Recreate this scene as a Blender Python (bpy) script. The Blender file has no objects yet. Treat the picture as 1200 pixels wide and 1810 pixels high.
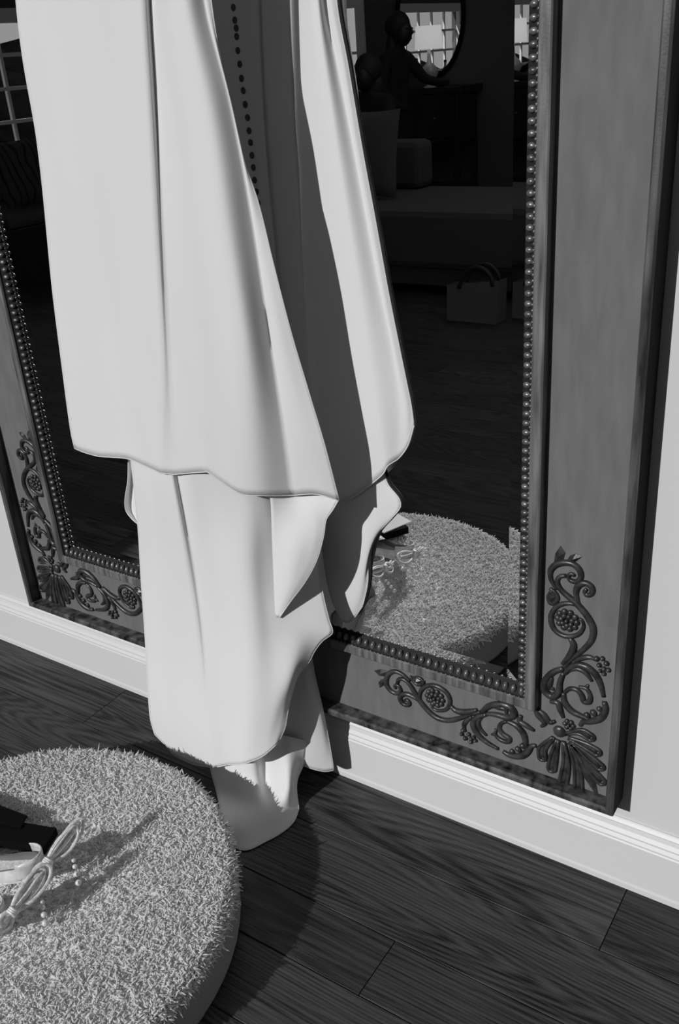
import bpy, bmesh, math, random
import numpy as np
from mathutils import Vector, Matrix, noise as mnoise

random.seed(7)
rng = np.random.default_rng(7)
sc = bpy.context.scene
col = sc.collection

# ------------------------------------------------------------------ camera
CAM = np.array([1.7198, -1.1968, 1.3069])
FPX, YAW, PITCH, ROLL = 1661.29, 0.6134, 0.4549, -0.0776
_f = np.array([-math.sin(YAW) * math.cos(PITCH), math.cos(YAW) * math.cos(PITCH), -math.sin(PITCH)])
_r0 = np.array([math.cos(YAW), math.sin(YAW), 0.0])
_u0 = np.cross(_r0, _f)
CR = math.cos(ROLL) * _r0 + math.sin(ROLL) * _u0
CU = -math.sin(ROLL) * _r0 + math.cos(ROLL) * _u0
cam_data = bpy.data.cameras.new('camera')
cam = bpy.data.objects.new('camera', cam_data)
col.objects.link(cam)
cam.matrix_world = Matrix(((CR[0], CU[0], -_f[0], CAM[0]), (CR[1], CU[1], -_f[1], CAM[1]),
                           (CR[2], CU[2], -_f[2], CAM[2]), (0, 0, 0, 1)))
cam_data.sensor_fit = 'VERTICAL'
cam_data.sensor_height = 36.0
cam_data.lens = FPX / 1810 * 36.0
cam_data.clip_start = 0.02
cam_data.clip_end = 200
sc.camera = cam

# ------------------------------------------------------------------ world, sun, exposure
world = bpy.data.worlds.new('world')
sc.world = world
world.use_nodes = True
bg = world.node_tree.nodes['Background']
bg.inputs['Color'].default_value = (1, 1, 1, 1)
bg.inputs['Strength'].default_value = 0.36
SUN_DIR = Vector((0.24, 1.0, -0.55)).normalized()
sun_data = bpy.data.lights.new('sun', 'SUN')
sun_data.energy = 2.9
sun_data.angle = math.radians(0.5)
sun = bpy.data.objects.new('sun', sun_data)
col.objects.link(sun)
sun.location = (-1, -8, 6)
sun.rotation_euler = SUN_DIR.to_track_quat('-Z', 'Y').to_euler()
sc.view_settings.view_transform = 'Standard'
sc.view_settings.look = 'None'
sc.view_settings.exposure = 0.0
sc.view_settings.gamma = 1.0
sc.view_settings.use_curve_mapping = False
sc.cycles.use_denoising = True
sc.cycles.caustics_reflective = False
sc.cycles.caustics_refractive = False
sc.cycles.max_bounces = 10


# ------------------------------------------------------------------ helpers
def ray(px, py):
    return _f + CR * (px - 600) / FPX - CU * (py - 905) / FPX


def at(px, py, Y):
    """photo pixel -> the point of the place at distance plane y = Y"""
    d = ray(px, py)
    return CAM + d * ((Y - CAM[1]) / d[1])


def atz(px, py, Z):
    d = ray(px, py)
    return CAM + d * ((Z - CAM[2]) / d[2])


def tag(o, label=None, cat=None, group=None, kind=None):
    if label: o['label'] = label
    if cat: o['category'] = cat
    if group: o['group'] = group
    if kind: o['kind'] = kind
    return o


def empty(name, loc=(0, 0, 0), parent=None):
    o = bpy.data.objects.new(name, None)
    o.location = loc
    o.empty_display_size = 0.05
    col.objects.link(o)
    if parent: o.parent = parent
    return o


def mesh(verts, faces, name='mesh'):
    me = bpy.data.meshes.new(name)
    me.from_pydata([tuple(map(float, v)) for v in verts], [], [tuple(map(int, f)) for f in faces])
    me.update()
    return me


def obj(name, me, m, parent=None, smooth=False, loc=None):
    o = bpy.data.objects.new(name, me)
    col.objects.link(o)
    if m is not None and not me.materials:
        me.materials.append(m)
    if smooth:
        me.polygons.foreach_set('use_smooth', [True] * len(me.polygons))
    if parent: o.parent = parent
    if loc is not None: o.location = loc
    return o


class MB:
    def __init__(self):
        self.v, self.f = [], []

    def add(self, v, f):
        k = len(self.v)
        self.v += [tuple(x) for x in v]
        self.f += [tuple(i + k for i in q) for q in f]
        return self

    def box(self, x0, x1, y0, y1, z0, z1):
        v = [(x, y, z) for x in (x0, x1) for y in (y0, y1) for z in (z0, z1)]
        return self.add(v, [(0, 1, 3, 2), (4, 6, 7, 5), (0, 4, 5, 1), (2, 3, 7, 6), (0, 2, 6, 4), (1, 5, 7, 3)])

    def tube(self, path, r, n=6, caps=True, flat=1.0, flat_axis=None):
        P = [np.array(p, float) for p in path]
        R = r if hasattr(r, '__len__') else [r] * len(P)
        up = None
        rings = []
        for i, p in enumerate(P):
            t = P[min(i + 1, len(P) - 1)] - P[max(i - 1, 0)]
            t = t / (np.linalg.norm(t) + 1e-12)
            if up is None:
                a = np.array([0, 1, 0]) if abs(t[1]) < .9 else np.array([1, 0, 0])
                if flat_axis is not None: a = np.array(flat_axis, float)
                up = a - t * (a @ t)
            else:
                up = up - t * (up @ t)
            up = up / (np.linalg.norm(up) + 1e-12)
            s = np.cross(t, up)
            rings.append([p + R[i] * (math.cos(2 * math.pi * k / n) * s + flat * math.sin(2 * math.pi * k / n) * up) for k in range(n)])
        k0 = len(self.v)
        for g in rings: self.v += [tuple(x) for x in g]
        for i in range(len(P) - 1):
            for k in range(n):
                a, b = k0 + i * n + k, k0 + i * n + (k + 1) % n
                self.f.append((a, b, b + n, a + n))
        if caps:
            self.f.append(tuple(k0 + k for k in range(n))[::-1])
            e = k0 + (len(P) - 1) * n
            self.f.append(tuple(e + k for k in range(n)))
        return self

    def lathe(self, prof, n=24, c=(0, 0, 0), close=True):
        k0 = len(self.v)
        for (r, z) in prof:
            for k in range(n):
                a = 2 * math.pi * k / n
                self.v.append((c[0] + r * math.cos(a), c[1] + r * math.sin(a), c[2] + z))
        for i in range(len(prof) - 1):
            for k in range(n):
                a, b = k0 + i * n + k, k0 + i * n + (k + 1) % n
                self.f.append((a, b, b + n, a + n))
        if close:
            self.f.append(tuple(k0 + k for k in range(n))[::-1])
            e = k0 + (len(prof) - 1) * n
            self.f.append(tuple(e + k for k in range(n)))
        return self

    def ball(self, c, r, nu=10, nv=6):
        rx, ry, rz = r if hasattr(r, '__len__') else (r, r, r)
        k0 = len(self.v)
        self.v.append((c[0], c[1], c[2] - rz))
        for i in range(1, nv):
            ph = -math.pi / 2 + math.pi * i / nv
            for k in range(nu):
                a = 2 * math.pi * k / nu
                self.v.append((c[0] + rx * math.cos(ph) * math.cos(a), c[1] + ry * math.cos(ph) * math.sin(a), c[2] + rz * math.sin(ph)))
        self.v.append((c[0], c[1], c[2] + rz))
        top = len(self.v) - 1
        for k in range(nu):
            self.f.append((k0, k0 + 1 + (k + 1) % nu, k0 + 1 + k))
            for i in range(nv - 2):
                a, b = k0 + 1 + i * nu + k, k0 + 1 + i * nu + (k + 1) % nu
                self.f.append((a, b, b + nu, a + nu))
            a = k0 + 1 + (nv - 2) * nu
            self.f.append((a + k, a + (k + 1) % nu, top))
        return self

    def mesh(self, name='mesh'):
        return mesh(self.v, self.f, name)

    def build(self, name, m, parent=None, smooth=False, bevel=0):
        o = obj(name, self.mesh(name), m, parent, smooth)
        if bevel:
            b = o.modifiers.new('bevel', 'BEVEL')
            b.width = bevel
            b.segments = 2
            b.limit_method = 'ANGLE'
        return o


def spline(pts, n):
    """Catmull-Rom through pts, n samples evenly by chord length"""
    P = np.array(pts, float)
    if len(P) == 2:
        t = np.linspace(0, 1, n)[:, None]
        return P[0] * (1 - t) + P[1] * t
    d = np.r_[0, np.cumsum(np.linalg.norm(np.diff(P[:, :2], axis=0), axis=1) + 1e-9)]
    T = np.linspace(0, d[-1], n)
    E = np.vstack([2 * P[0] - P[1], P, 2 * P[-1] - P[-2]])
    out = []
    for t in T:
        i = min(max(int(np.searchsorted(d, t, 'right')) - 1, 0), len(P) - 2)
        s = (t - d[i]) / (d[i + 1] - d[i])
        p0, p1, p2, p3 = E[i], E[i + 1], E[i + 2], E[i + 3]
        h = d[i + 1] - d[i]
        m1 = (p2 - p0) / ((d[i + 1] - d[i - 1]) if i > 0 else 2 * h) * h
        m2 = (p3 - p1) / ((d[i + 2] - d[i]) if i + 2 < len(d) else 2 * h) * h
        out.append((2 * s ** 3 - 3 * s ** 2 + 1) * p1 + (s ** 3 - 2 * s ** 2 + s) * m1 + (-2 * s ** 3 + 3 * s ** 2) * p2 + (s ** 3 - s ** 2) * m2)
    return np.array(out)


# ------------------------------------------------------------------ materials (all greys: black-and-white film)
def mat(name, v, rough=0.7, metal=0.0, spec=0.5, bump=None, noise=None, translucent=0.0, coat=0.0):
    m = bpy.data.materials.new(name)
    m.use_nodes = True
    nt = m.node_tree
    p = nt.nodes['Principled BSDF']
    p.inputs['Base Color'].default_value = (v, v, v, 1)
    p.inputs['Roughness'].default_value = rough
    p.inputs['Metallic'].default_value = metal
    p.inputs['Specular IOR Level'].default_value = spec
    p.inputs['Coat Weight'].default_value = coat
    geo = nt.nodes.new('ShaderNodeNewGeometry')
    if noise:
        sx, sy, sz, lo, hi, detail = noise
        mp = nt.nodes.new('ShaderNodeMapping')
        mp.inputs['Scale'].default_value = (sx, sy, sz)
        nt.links.new(geo.outputs['Position'], mp.inputs['Vector'])
        tx = nt.nodes.new('ShaderNodeTexNoise')
        tx.inputs['Scale'].default_value = 1.0
        tx.inputs['Detail'].default_value = detail
        nt.links.new(mp.outputs[0], tx.inputs['Vector'])
        rp = nt.nodes.new('ShaderNodeValToRGB')
        rp.color_ramp.elements[0].position = .3
        rp.color_ramp.elements[1].position = .7
        rp.color_ramp.elements[0].color = (lo, lo, lo, 1)
        rp.color_ramp.elements[1].color = (hi, hi, hi, 1)
        nt.links.new(tx.outputs['Fac'], rp.inputs[0])
        nt.links.new(rp.outputs[0], p.inputs['Base Color'])
    if bump:
        bs, bd, st = bump
        tb = nt.nodes.new('ShaderNodeTexNoise')
        tb.inputs['Scale'].default_value = bs
        tb.inputs['Detail'].default_value = 4
        nt.links.new(geo.outputs['Position'], tb.inputs['Vector'])
        bn = nt.nodes.new('ShaderNodeBump')
        bn.inputs['Distance'].default_value = bd
        bn.inputs['Strength'].default_value = st
        nt.links.new(tb.outputs['Fac'], bn.inputs['Height'])
        nt.links.new(bn.outputs[0], p.inputs['Normal'])
    if translucent:
        tr = nt.nodes.new('ShaderNodeBsdfTranslucent')
        tr.inputs['Color'].default_value = (v, v, v, 1)
        mx = nt.nodes.new('ShaderNodeMixShader')
        mx.inputs[0].default_value = translucent
        nt.links.new(p.outputs[0], mx.inputs[1])
        nt.links.new(tr.outputs[0], mx.inputs[2])
        nt.links.new(mx.outputs[0], nt.nodes['Material Output'].inputs['Surface'])
    return m


M = {}
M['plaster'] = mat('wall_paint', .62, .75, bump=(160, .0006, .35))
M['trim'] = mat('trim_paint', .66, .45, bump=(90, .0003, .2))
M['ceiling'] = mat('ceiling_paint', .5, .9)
M['far_wall'] = mat('shaded_wall_paint', .07, .8)  # far walls: the room's dimness is put into the colour
M['far_trim'] = mat('shaded_trim_paint', .3, .6)  # darker copy of the trim, far-room shade put into its colour
M['dress'] = mat('white_crepe', .84, .75, spec=.25, bump=(900, .0004, .25), translucent=.16)
M['button'] = mat('button_silhouette', .09, .7, spec=.2)  # dark tone stands for buttons seen backlit through the cloth
M['panel'] = mat('antique_panel', .15, .6, metal=.0, spec=.15, noise=(60, 60, 14, .138, .172, 10), bump=(220, .0004, .35))
M['lip'] = mat('worn_gilt_lip', .1, .42, metal=.3, noise=(60, 60, 7, .0, .17, 9), bump=(300, .0004, .5))
M['moulding'] = mat('dark_moulding', .08, .5, metal=.2, noise=(120, 120, 9, .05, .24, 8), bump=(300, .0004, .5))
M['carving'] = mat('carved_bronze', .05, .38, metal=.4, noise=(60, 60, 60, .025, .085, 5), bump=(260, .0005, .6))
M['bead'] = mat('bead_bronze', .12, .36, metal=.5, noise=(90, 90, 90, .07, .26, 4))
M['bead_bed'] = mat('dark_bead_bed', .015, .7, spec=.2)
M['black'] = mat('near_black', .004, .9, spec=.1)
M['frame_side'] = mat('frame_side', .008, .8, spec=.1, noise=(60, 60, 10, .004, .012, 4))
M['pile'] = mat('shag_pile', .92, .9, spec=.1, noise=(160, 160, 160, .9, .99, 2), translucent=.45)
M['pad'] = mat('pad_cloth', .85, .95)
M['base'] = mat('ottoman_base_cloth', .24, .9, bump=(500, .0005, .4))
M['satin'] = mat('shoe_satin', .55, .32, spec=.6, noise=(40, 40, 40, .42, .7, 2))
M['lining'] = mat('shoe_lining', .16, .6)
M['ribbon'] = mat('bow_ribbon', .7, .35, spec=.6, noise=(220, 220, 220, .5, .92, 3))
M['pearl'] = mat('pearl', .72, .15, spec=.9, coat=.6)
M['paper'] = mat('white_card', .75, .7)
M['dark_cloth'] = mat('dark_clothes', .012, .9)
M['hair'] = mat('dark_hair', .012, .7)
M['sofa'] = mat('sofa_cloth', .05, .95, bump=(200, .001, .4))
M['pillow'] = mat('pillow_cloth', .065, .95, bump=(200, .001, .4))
M['dark_wood'] = mat('dark_furniture_wood', .01, .5, noise=(8, 60, 60, .006, .014, 4))
M['leather'] = mat('dark_bag_leather', .012, .5)
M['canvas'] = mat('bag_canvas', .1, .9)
M['lamp_glass'] = mat('lamp_glass', .5, .1, spec=.8)
M['hill'] = mat('hill_trees', .02, 1, spec=.0, noise=(1.2, 1.2, 1.2, .003, .012, 6))
M['sash'] = mat('sash_paint', .75, .6)


def wood():
    m = bpy.data.materials.new('stained_oak')
    m.use_nodes = True
    nt = m.node_tree
    L = nt.links.new
    N = nt.nodes.new
    p = nt.nodes['Principled BSDF']
    p.inputs['Roughness'].default_value = .5
    p.inputs['Specular IOR Level'].default_value = .25
    geo = N('ShaderNodeNewGeometry')
    oi = N('ShaderNodeObjectInfo')
    off = N('ShaderNodeVectorMath'); off.operation = 'MULTIPLY'
    cmb = N('ShaderNodeCombineXYZ')
    for k in range(3): L(oi.outputs['Random'], cmb.inputs[k])
    off.inputs[1].default_value = (37, 11, 23)
    L(cmb.outputs[0], off.inputs[0])
    add = N('ShaderNodeVectorMath'); add.operation = 'ADD'
    L(geo.outputs['Position'], add.inputs[0]); L(off.outputs[0], add.inputs[1])
    m1 = N('ShaderNodeMapping'); m1.inputs['Scale'].default_value = (.6, 6.0, 6.0)
    L(add.outputs[0], m1.inputs[0])
    n1 = N('ShaderNodeTexNoise'); n1.inputs['Scale'].default_value = 1.0; n1.inputs['Detail'].default_value = 1.2
    n1.inputs['Roughness'].default_value = .35
    L(m1.outputs[0], n1.inputs['Vector'])
    mul = N('ShaderNodeMath'); mul.operation = 'MULTIPLY'; mul.inputs[1].default_value = 300
    L(n1.outputs['Fac'], mul.inputs[0])
    sn = N('ShaderNodeMath'); sn.operation = 'SINE'; L(mul.outputs[0], sn.inputs[0])
    m2 = N('ShaderNodeMapping'); m2.inputs['Scale'].default_value = (9, 330, 330)
    L(add.outputs[0], m2.inputs[0])
    n2 = N('ShaderNodeTexNoise'); n2.inputs['Scale'].default_value = 1.0; n2.inputs['Detail'].default_value = 3
    L(m2.outputs[0], n2.inputs['Vector'])
    m3 = N('ShaderNodeMapping'); m3.inputs['Scale'].default_value = (2.5, 9, 9)
    L(add.outputs[0], m3.inputs[0])
    n3 = N('ShaderNodeTexNoise'); n3.inputs['Scale'].default_value = 1.0; n3.inputs['Detail'].default_value = 3
    L(m3.outputs[0], n3.inputs['Vector'])
    a1 = N('ShaderNodeMath'); a1.operation = 'MULTIPLY_ADD'; a1.inputs[1].default_value = .20; a1.inputs[2].default_value = -.38
    L(sn.outputs[0], a1.inputs[0])
    a2 = N('ShaderNodeMath'); a2.operation = 'ADD'; L(a1.outputs[0], a2.inputs[0]); st2 = N('ShaderNodeMath'); st2.operation = 'MULTIPLY_ADD'; st2.inputs[1].default_value = 1.9; st2.inputs[2].default_value = -.45; L(n2.outputs['Fac'], st2.inputs[0]); L(st2.outputs[0], a2.inputs[1])
    a3 = N('ShaderNodeMath'); a3.operation = 'ADD'; L(a2.outputs[0], a3.inputs[0]); L(n3.outputs['Fac'], a3.inputs[1])
    rp = N('ShaderNodeValToRGB')
    rp.color_ramp.elements[0].position = .12; rp.color_ramp.elements[0].color = (.004, .004, .004, 1)
    rp.color_ramp.elements[1].position = 1.0; rp.color_ramp.elements[1].color = (.062, .062, .062, 1)
    L(a3.outputs[0], rp.inputs[0])
    # each board its own stain depth
    rm = N('ShaderNodeMapRange'); rm.inputs['To Min'].default_value = .75; rm.inputs['To Max'].default_value = 1.35
    L(oi.outputs['Random'], rm.inputs[0])
    vm = N('ShaderNodeVectorMath'); vm.operation = 'SCALE'
    L(rp.outputs[0], vm.inputs[0]); L(rm.outputs[0], vm.inputs['Scale'])
    L(vm.outputs[0], p.inputs['Base Color'])
    bn = N('ShaderNodeBump'); bn.inputs['Distance'].default_value = .0008; bn.inputs['Strength'].default_value = .35
    L(a2.outputs[0], bn.inputs['Height']); L(bn.outputs[0], p.inputs['Normal'])
    return m


M['wood'] = wood()


def mirror_mat():
    m = bpy.data.materials.new('mirror_silvering')
    m.use_nodes = True
    p = m.node_tree.nodes['Principled BSDF']
    p.inputs['Base Color'].default_value = (.9, .9, .9, 1)
    p.inputs['Metallic'].default_value = 1
    p.inputs['Roughness'].default_value = 0.0
    return m


M['mirror'] = mirror_mat()


def pane_mat():
    m = bpy.data.materials.new('window_pane')
    m.use_nodes = True
    nt = m.node_tree
    for n in list(nt.nodes):
        if n.type == 'BSDF_PRINCIPLED': nt.nodes.remove(n)
    t = nt.nodes.new('ShaderNodeBsdfTransparent')
    g = nt.nodes.new('ShaderNodeBsdfGlossy'); g.inputs['Roughness'].default_value = 0.02
    x = nt.nodes.new('ShaderNodeMixShader'); x.inputs[0].default_value = .08
    nt.links.new(t.outputs[0], x.inputs[1]); nt.links.new(g.outputs[0], x.inputs[2])
    nt.links.new(x.outputs[0], nt.nodes['Material Output'].inputs['Surface'])
    return m


M['pane'] = pane_mat()


def shade_mat():
    m = mat('lamp_shade_cloth', .8, .9)
    p = m.node_tree.nodes['Principled BSDF']
    p.inputs['Emission Color'].default_value = (1, 1, 1, 1)
    p.inputs['Emission Strength'].default_value = .42
    return m


M['shade'] = shade_mat()


def pattern_mat():
    m = mat('scroll_pattern_cloth', .05, .95)
    nt = m.node_tree
    geo = nt.nodes.new('ShaderNodeNewGeometry')
    w = nt.nodes.new('ShaderNodeTexWave'); w.wave_type = 'RINGS'
    w.inputs['Scale'].default_value = 5; w.inputs['Distortion'].default_value = 7; w.inputs['Detail'].default_value = 1
    nt.links.new(geo.outputs['Position'], w.inputs['Vector'])
    r = nt.nodes.new('ShaderNodeValToRGB')
    r.color_ramp.elements[0].position = .75; r.color_ramp.elements[0].color = (.05, .05, .05, 1)
    r.color_ramp.elements[1].position = .85; r.color_ramp.elements[1].color = (.008, .008, .008, 1)
    nt.links.new(w.outputs['Fac'], r.inputs[0])
    nt.links.new(r.outputs[0], nt.nodes['Principled BSDF'].inputs['Base Color'])
    return m


M['pattern'] = pattern_mat()

# ------------------------------------------------------------------ room shell
XL, XR, YB, ZC = -4.2, 3.4, -6.85, 2.7
b = MB().box(XL, XR, YB, 0.02, -.06, -.013)
floor = b.build('floor', M['black']); tag(floor, 'dark stained oak plank floor', kind='structure')
# boards: seams where the photograph shows them, then steady widths
seams = [0.0, -.155, -.302, -.4155]
while seams[-1] > -2.75: seams.append(seams[-1] - random.choice([.112, .128, .147]))
ends = {2: [1.135], 0: [1.4235], 1: [-.75, 2.3], 3: [.35, 1.9]}


def plank_mesh(w):
    c = .0016
    v, f = [], []
    for x in (0, 1):
        v += [(x, -w / 2 + .0007, -.02), (x, -w / 2 + .0007, -c), (x, -w / 2 + c, 0), (x, w / 2 - c, 0), (x, w / 2 - .0007, -c), (x, w / 2 - .0007, -.02)]
    for k in range(5): f.append((k, k + 1, k + 7, k + 6))
    f += [(5, 4, 3, 2, 1, 0), (6, 7, 8, 9, 10, 11)]
    return mesh(v, f, 'plank')


pm = {}
for i in range(len(seams) - 1):
    y1, y0 = seams[i], seams[i + 1]
    w = round(y1 - y0, 4)
    if w not in pm:
        pm[w] = plank_mesh(w)
        pm[w].materials.append(M['wood'])
    xs = list(ends.get(i, []))
    if not xs: xs = [random.uniform(-.4, 1.2)]
    while min(xs) > XL + 2.2: xs.append(min(xs) - random.uniform(1.1, 2.0))
    while max(xs) < XR - 2.2: xs.append(max(xs) + random.uniform(1.1, 2.0))
    xs = sorted(xs + [XL, XR])
    for a, c in zip(xs[:-1], xs[1:]):
        o = bpy.data.objects.new('plank', pm[w]); col.objects.link(o)
        o.parent = floor
        o.location = (a + .0008, (y0 + y1) / 2, 0)
        o.scale = (c - a - .0016, 1, 1)
bk = MB().box(XL, XR, YB, seams[-1] - .001, -.013, 0).build('plank_run', M['wood'], floor)
bk['kind'] = 'stuff'

tag(MB().box(XL - .1, XR + .1, 0, .12, -.06, ZC).build('wall_mirror_side', M['plaster']), 'pale painted wall behind the mirror', kind='structure')
tag(MB().box(XR, XR + .1, YB, 0, -.06, ZC).build('wall_right', M['plaster']), 'plain painted side wall', kind='structure')
# ceiling with two unseen openings, added and sized to let the sun in
cb = MB()
SX = [XL, -3.95, -3.1, -1.5, 2.3, XR]
SY = [YB, -6.80, -6.02, -1.5, 0]
for i in range(5):
    for j in range(4):
        hole = (i == 3 and j == 2) or (i == 1 and j == 1)
        if not hole: cb.box(SX[i], SX[i + 1], SY[j], SY[j + 1], ZC, ZC + .15)
tag(cb.build('ceiling', M['ceiling']), 'plain ceiling with openings added to let the sun in', kind='structure')

# baseboard with a moulded cap, as a profile run along each wall
prof = [(0, 0), (-.0178, 0), (-.0178, .010), (-.0165, .015), (-.0165, .098), (-.0150, .1005), (-.0155, .104), (-.012, .110), (-.0125, .1135),
        (-.0085, .120), (-.0065, .1275), (-.0075, .1300), (-.0045, .1345), (-.003, .1372), (0, .1372)]


def skirting(name, p0, p1, nrm, m):
    k = len(prof)
    v = []
    for p in (p0, p1):
        for d, z in prof: v.append((p[0] - nrm[0] * d, p[1] - nrm[1] * d, z))
    f = [(i, i + 1, i + 1 + k, i + k) for i in range(k - 1)] + [tuple(range(k))[::-1], tuple(range(k, 2 * k))]
    return tag(obj(name, mesh(v, f), m), kind='structure')


skirting('baseboard_mirror_side', (XL, 0), (XR, 0), (0, -1), M['trim'])
skirting('baseboard_right', (XR, 0), (XR, YB), (-1, 0), M['trim'])
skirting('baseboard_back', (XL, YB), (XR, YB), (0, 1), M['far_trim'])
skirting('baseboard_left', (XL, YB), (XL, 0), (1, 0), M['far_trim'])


def wall_with_window(name, axis, pos, thick, a0, a1, w0, w1, z0, z1, m):
    """wall on plane axis=pos, opening w0..w1 x z0..z1"""
    mb = MB()
    for (s0, s1, t0, t1) in ((a0, w0, -.06, ZC), (w1, a1, -.06, ZC), (w0, w1, -.06, z0), (w0, w1, z1, ZC)):
        if axis == 'x': mb.box(pos - thick, pos, s0, s1, t0, t1)
        else: mb.box(s0, s1, pos - thick, pos, t0, t1)
    return tag(mb.build(name, m), kind='structure')


def window(name, axis, pos, w0, w1, z0, z1, nx, nz, label):
    fr = .05
    mb = MB()
    def bx(s0, s1, t0, t1, d0, d1, mb):
        if axis == 'x': mb.box(pos - d1, pos - d0, s0, s1, t0, t1)
        else: mb.box(s0, s1, pos - d1, pos - d0, t0, t1)
    for s0, s1, t0, t1 in ((w0 - .07, w0 + .02, z0 - .07, z1 + .07), (w1 - .02, w1 + .07, z0 - .07, z1 + .07), (w0 + .02, w1 - .02, z1 - .02, z1 + .07), (w0 + .02, w1 - .02, z0 - .07, z0 + .02)):
        bx(s0, s1, t0, t1, -.02, .03, mb)
    root = mb.build(name, M['sash'])
    tag(root, label, kind='structure')
    for k in range(1, nx):
        q = MB(); c = w0 + (w1 - w0) * k / nx
        bx(c - .012, c + .012, z0 + .02, z1 - .02, .03, .055, q); q.build('muntin', M['sash'], root)
    for k in range(1, nz):
        q = MB(); c = z0 + (z1 - z0) * k / nz
        bx(w0 + .02, w1 - .02, c - .012, c + .012, .028, .058, q); q.build('muntin', M['sash'], root)
    for i in range(nx):
        for k in range(nz):
            q = MB()
            bx(w0 + (w1 - w0) * i / nx, w0 + (w1 - w0) * (i + 1) / nx, z0 + (z1 - z0) * k / nz, z0 + (z1 - z0) * (k + 1) / nz, .040, .043, q)
            q.build('pane', M['pane'], root)
    return root


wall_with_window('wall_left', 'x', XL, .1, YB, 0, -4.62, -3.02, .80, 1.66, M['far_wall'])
window('window_1', 'x', XL, -4.62, -3.02, .80, 1.66, 5, 4, 'paned window seen at the mirror edge left of the dress')
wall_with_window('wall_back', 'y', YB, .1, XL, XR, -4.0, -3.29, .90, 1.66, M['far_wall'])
window('window_2', 'y', YB, -4.0, -3.29, .90, 1.66, 2, 2, 'bright window reflected beside the dress edge')

# hill outside the left window
hv, hf = [], []
nx_, ny_ = 24, 10
for j in range(ny_ + 1):
    for i in range(nx_ + 1):
        y = -22 + 34 * i / nx_; t = j / ny_
        h = 1.95 + .2 * math.sin(i * .55) + .12 * math.sin(i * 1.7 + 1)
        hv.append((-9 - 9 * t, y, -1 + (h + 1) * math.sin(t * math.pi / 2)))
for j in range(ny_):
    for i in range(nx_):
        a = j * (nx_ + 1) + i
        hf.append((a, a + 1, a + nx_ + 2, a + nx_ + 1))
tag(obj('hillside', mesh(hv, hf), M['hill'], smooth=True), 'dark wooded hillside outside the paned window', kind='structure')

# ------------------------------------------------------------------ wall mirror with carved frame
FW, FZ0, FZ1 = 1.4, 0.182, 2.36          # outer width, bottom, top
YL, YP, YM, YG = -.0563, -.028, -.0475, -.028   # lip front, panel front, moulding front, glass
LIP, INS, INZ = .0135, .139, .152
mir = empty('wall_mirror', (FW / 2, 0, FZ0))
tag(mir, 'large wall mirror in a wide dark frame with carved corner scrolls', 'mirror')
MO = Vector((FW / 2, 0, FZ0))


def mpart(name, mb, m, parent=None, smooth=False):
    """child of the mirror, vertices given in world coordinates"""
    me = mb.mesh(name)
    o = obj(name, me, m, parent or mir, smooth)
    if parent is None: o.location = -MO
    return o


def ring_profile(x0, x1, z0, z1, pr, sides):
    """mitred members: pr = [(inset, y)], returns {side: MB}"""
    out = {}
    for s in sides:
        mb = MB(); v = []
        for e in (0, 1):
            for (d, y) in pr:
                if s == 'bottom': v.append((x0 + d if e == 0 else x1 - d, y, z0 + d))
                if s == 'top': v.append((x0 + d if e == 0 else x1 - d, y, z1 - d))
                if s == 'left': v.append((x0 + d, y, z0 + d if e == 0 else z1 - d))
                if s == 'right': v.append((x1 - d, y, z0 + d if e == 0 else z1 - d))
        k = len(pr)
        f = [(i, (i + 1) % k, (i + 1) % k + k, i + k) for i in range(k)] + [tuple(range(k)), tuple(range(k, 2 * k))[::-1]]
        out[s] = mb.add(v, f)
    return out


SIDES = ('bottom', 'top', 'left', 'right')
for s, mb in ring_profile(0, FW, FZ0, FZ1, [(0, -.004), (0, YL + .004), (.003, YL), (LIP - .003, YL), (LIP, YL + .004), (LIP, -.004)], SIDES).items():
    me = mb.mesh('outer_lip')
    o = obj('outer_lip', me, M['lip'], mir); o.location = -MO
    me.materials.append(M['frame_side'])
    me.polygons[0].material_index = 1
for s, mb in ring_profile(LIP, FW - LIP, FZ0 + LIP, FZ1 - LIP, [(0, -.006), (0, YP), (INS - LIP, YP), (INS - LIP, -.006)], SIDES).items():
    mpart('panel_rail' if s in ('bottom', 'top') else 'panel_stile', mb, M['panel'])
DZ = INZ - INS
Z0m = FZ0 + DZ
mprof = [(INS, -.01), (INS, YM + .0015), (INS + .002, YM), (INS + .016, YM), (INS + .018, YM + .003), (INS + .019, YM + .006), (INS + .033, YG - .004), (INS + .036, YG - .002), (INS + .036, -.01)]
for s, mb in ring_profile(0, FW, Z0m, FZ1, mprof, SIDES).items():
    o = mpart('inner_moulding', mb, M['moulding'])
    o.data.materials.append(M['bead_bed'])
    for k in (4, 5, 6, 7): o.data.polygons[k].material_index = 1
# glass: flat field and four bevelled margins
GI = INS + .034
BW = .021
gx0, gx1, gz0, gz1 = GI, FW - GI, Z0m + GI, FZ1 - GI
by = YG - BW * math.tan(math.radians(2.65))
g = MB().add([(gx0 + BW, YG, gz0 + BW), (gx1 - BW, YG, gz0 + BW), (gx1 - BW, YG, gz1 - BW), (gx0 + BW, YG, gz1 - BW)], [(0, 1, 2, 3)])
glass = mpart('mirror_glass', g, M['mirror'])
O4 = [(gx0, by, gz0), (gx1, by, gz0), (gx1, by, gz1), (gx0, by, gz1)]
I4 = [(gx0 + BW, YG, gz0 + BW), (gx1 - BW, YG, gz0 + BW), (gx1 - BW, YG, gz1 - BW), (gx0 + BW, YG, gz1 - BW)]
for k in range(4):
    q = MB().add([O4[k], O4[(k + 1) % 4], I4[(k + 1) % 4], I4[k]], [(0, 1, 2, 3)])
    mpart('glass_bevel', q, M['mirror'], glass)
mpart('back_board', MB().box(.02, FW - .02, -.012, -.004, FZ0 + .02, FZ1 - .02), M['black'])
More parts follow.
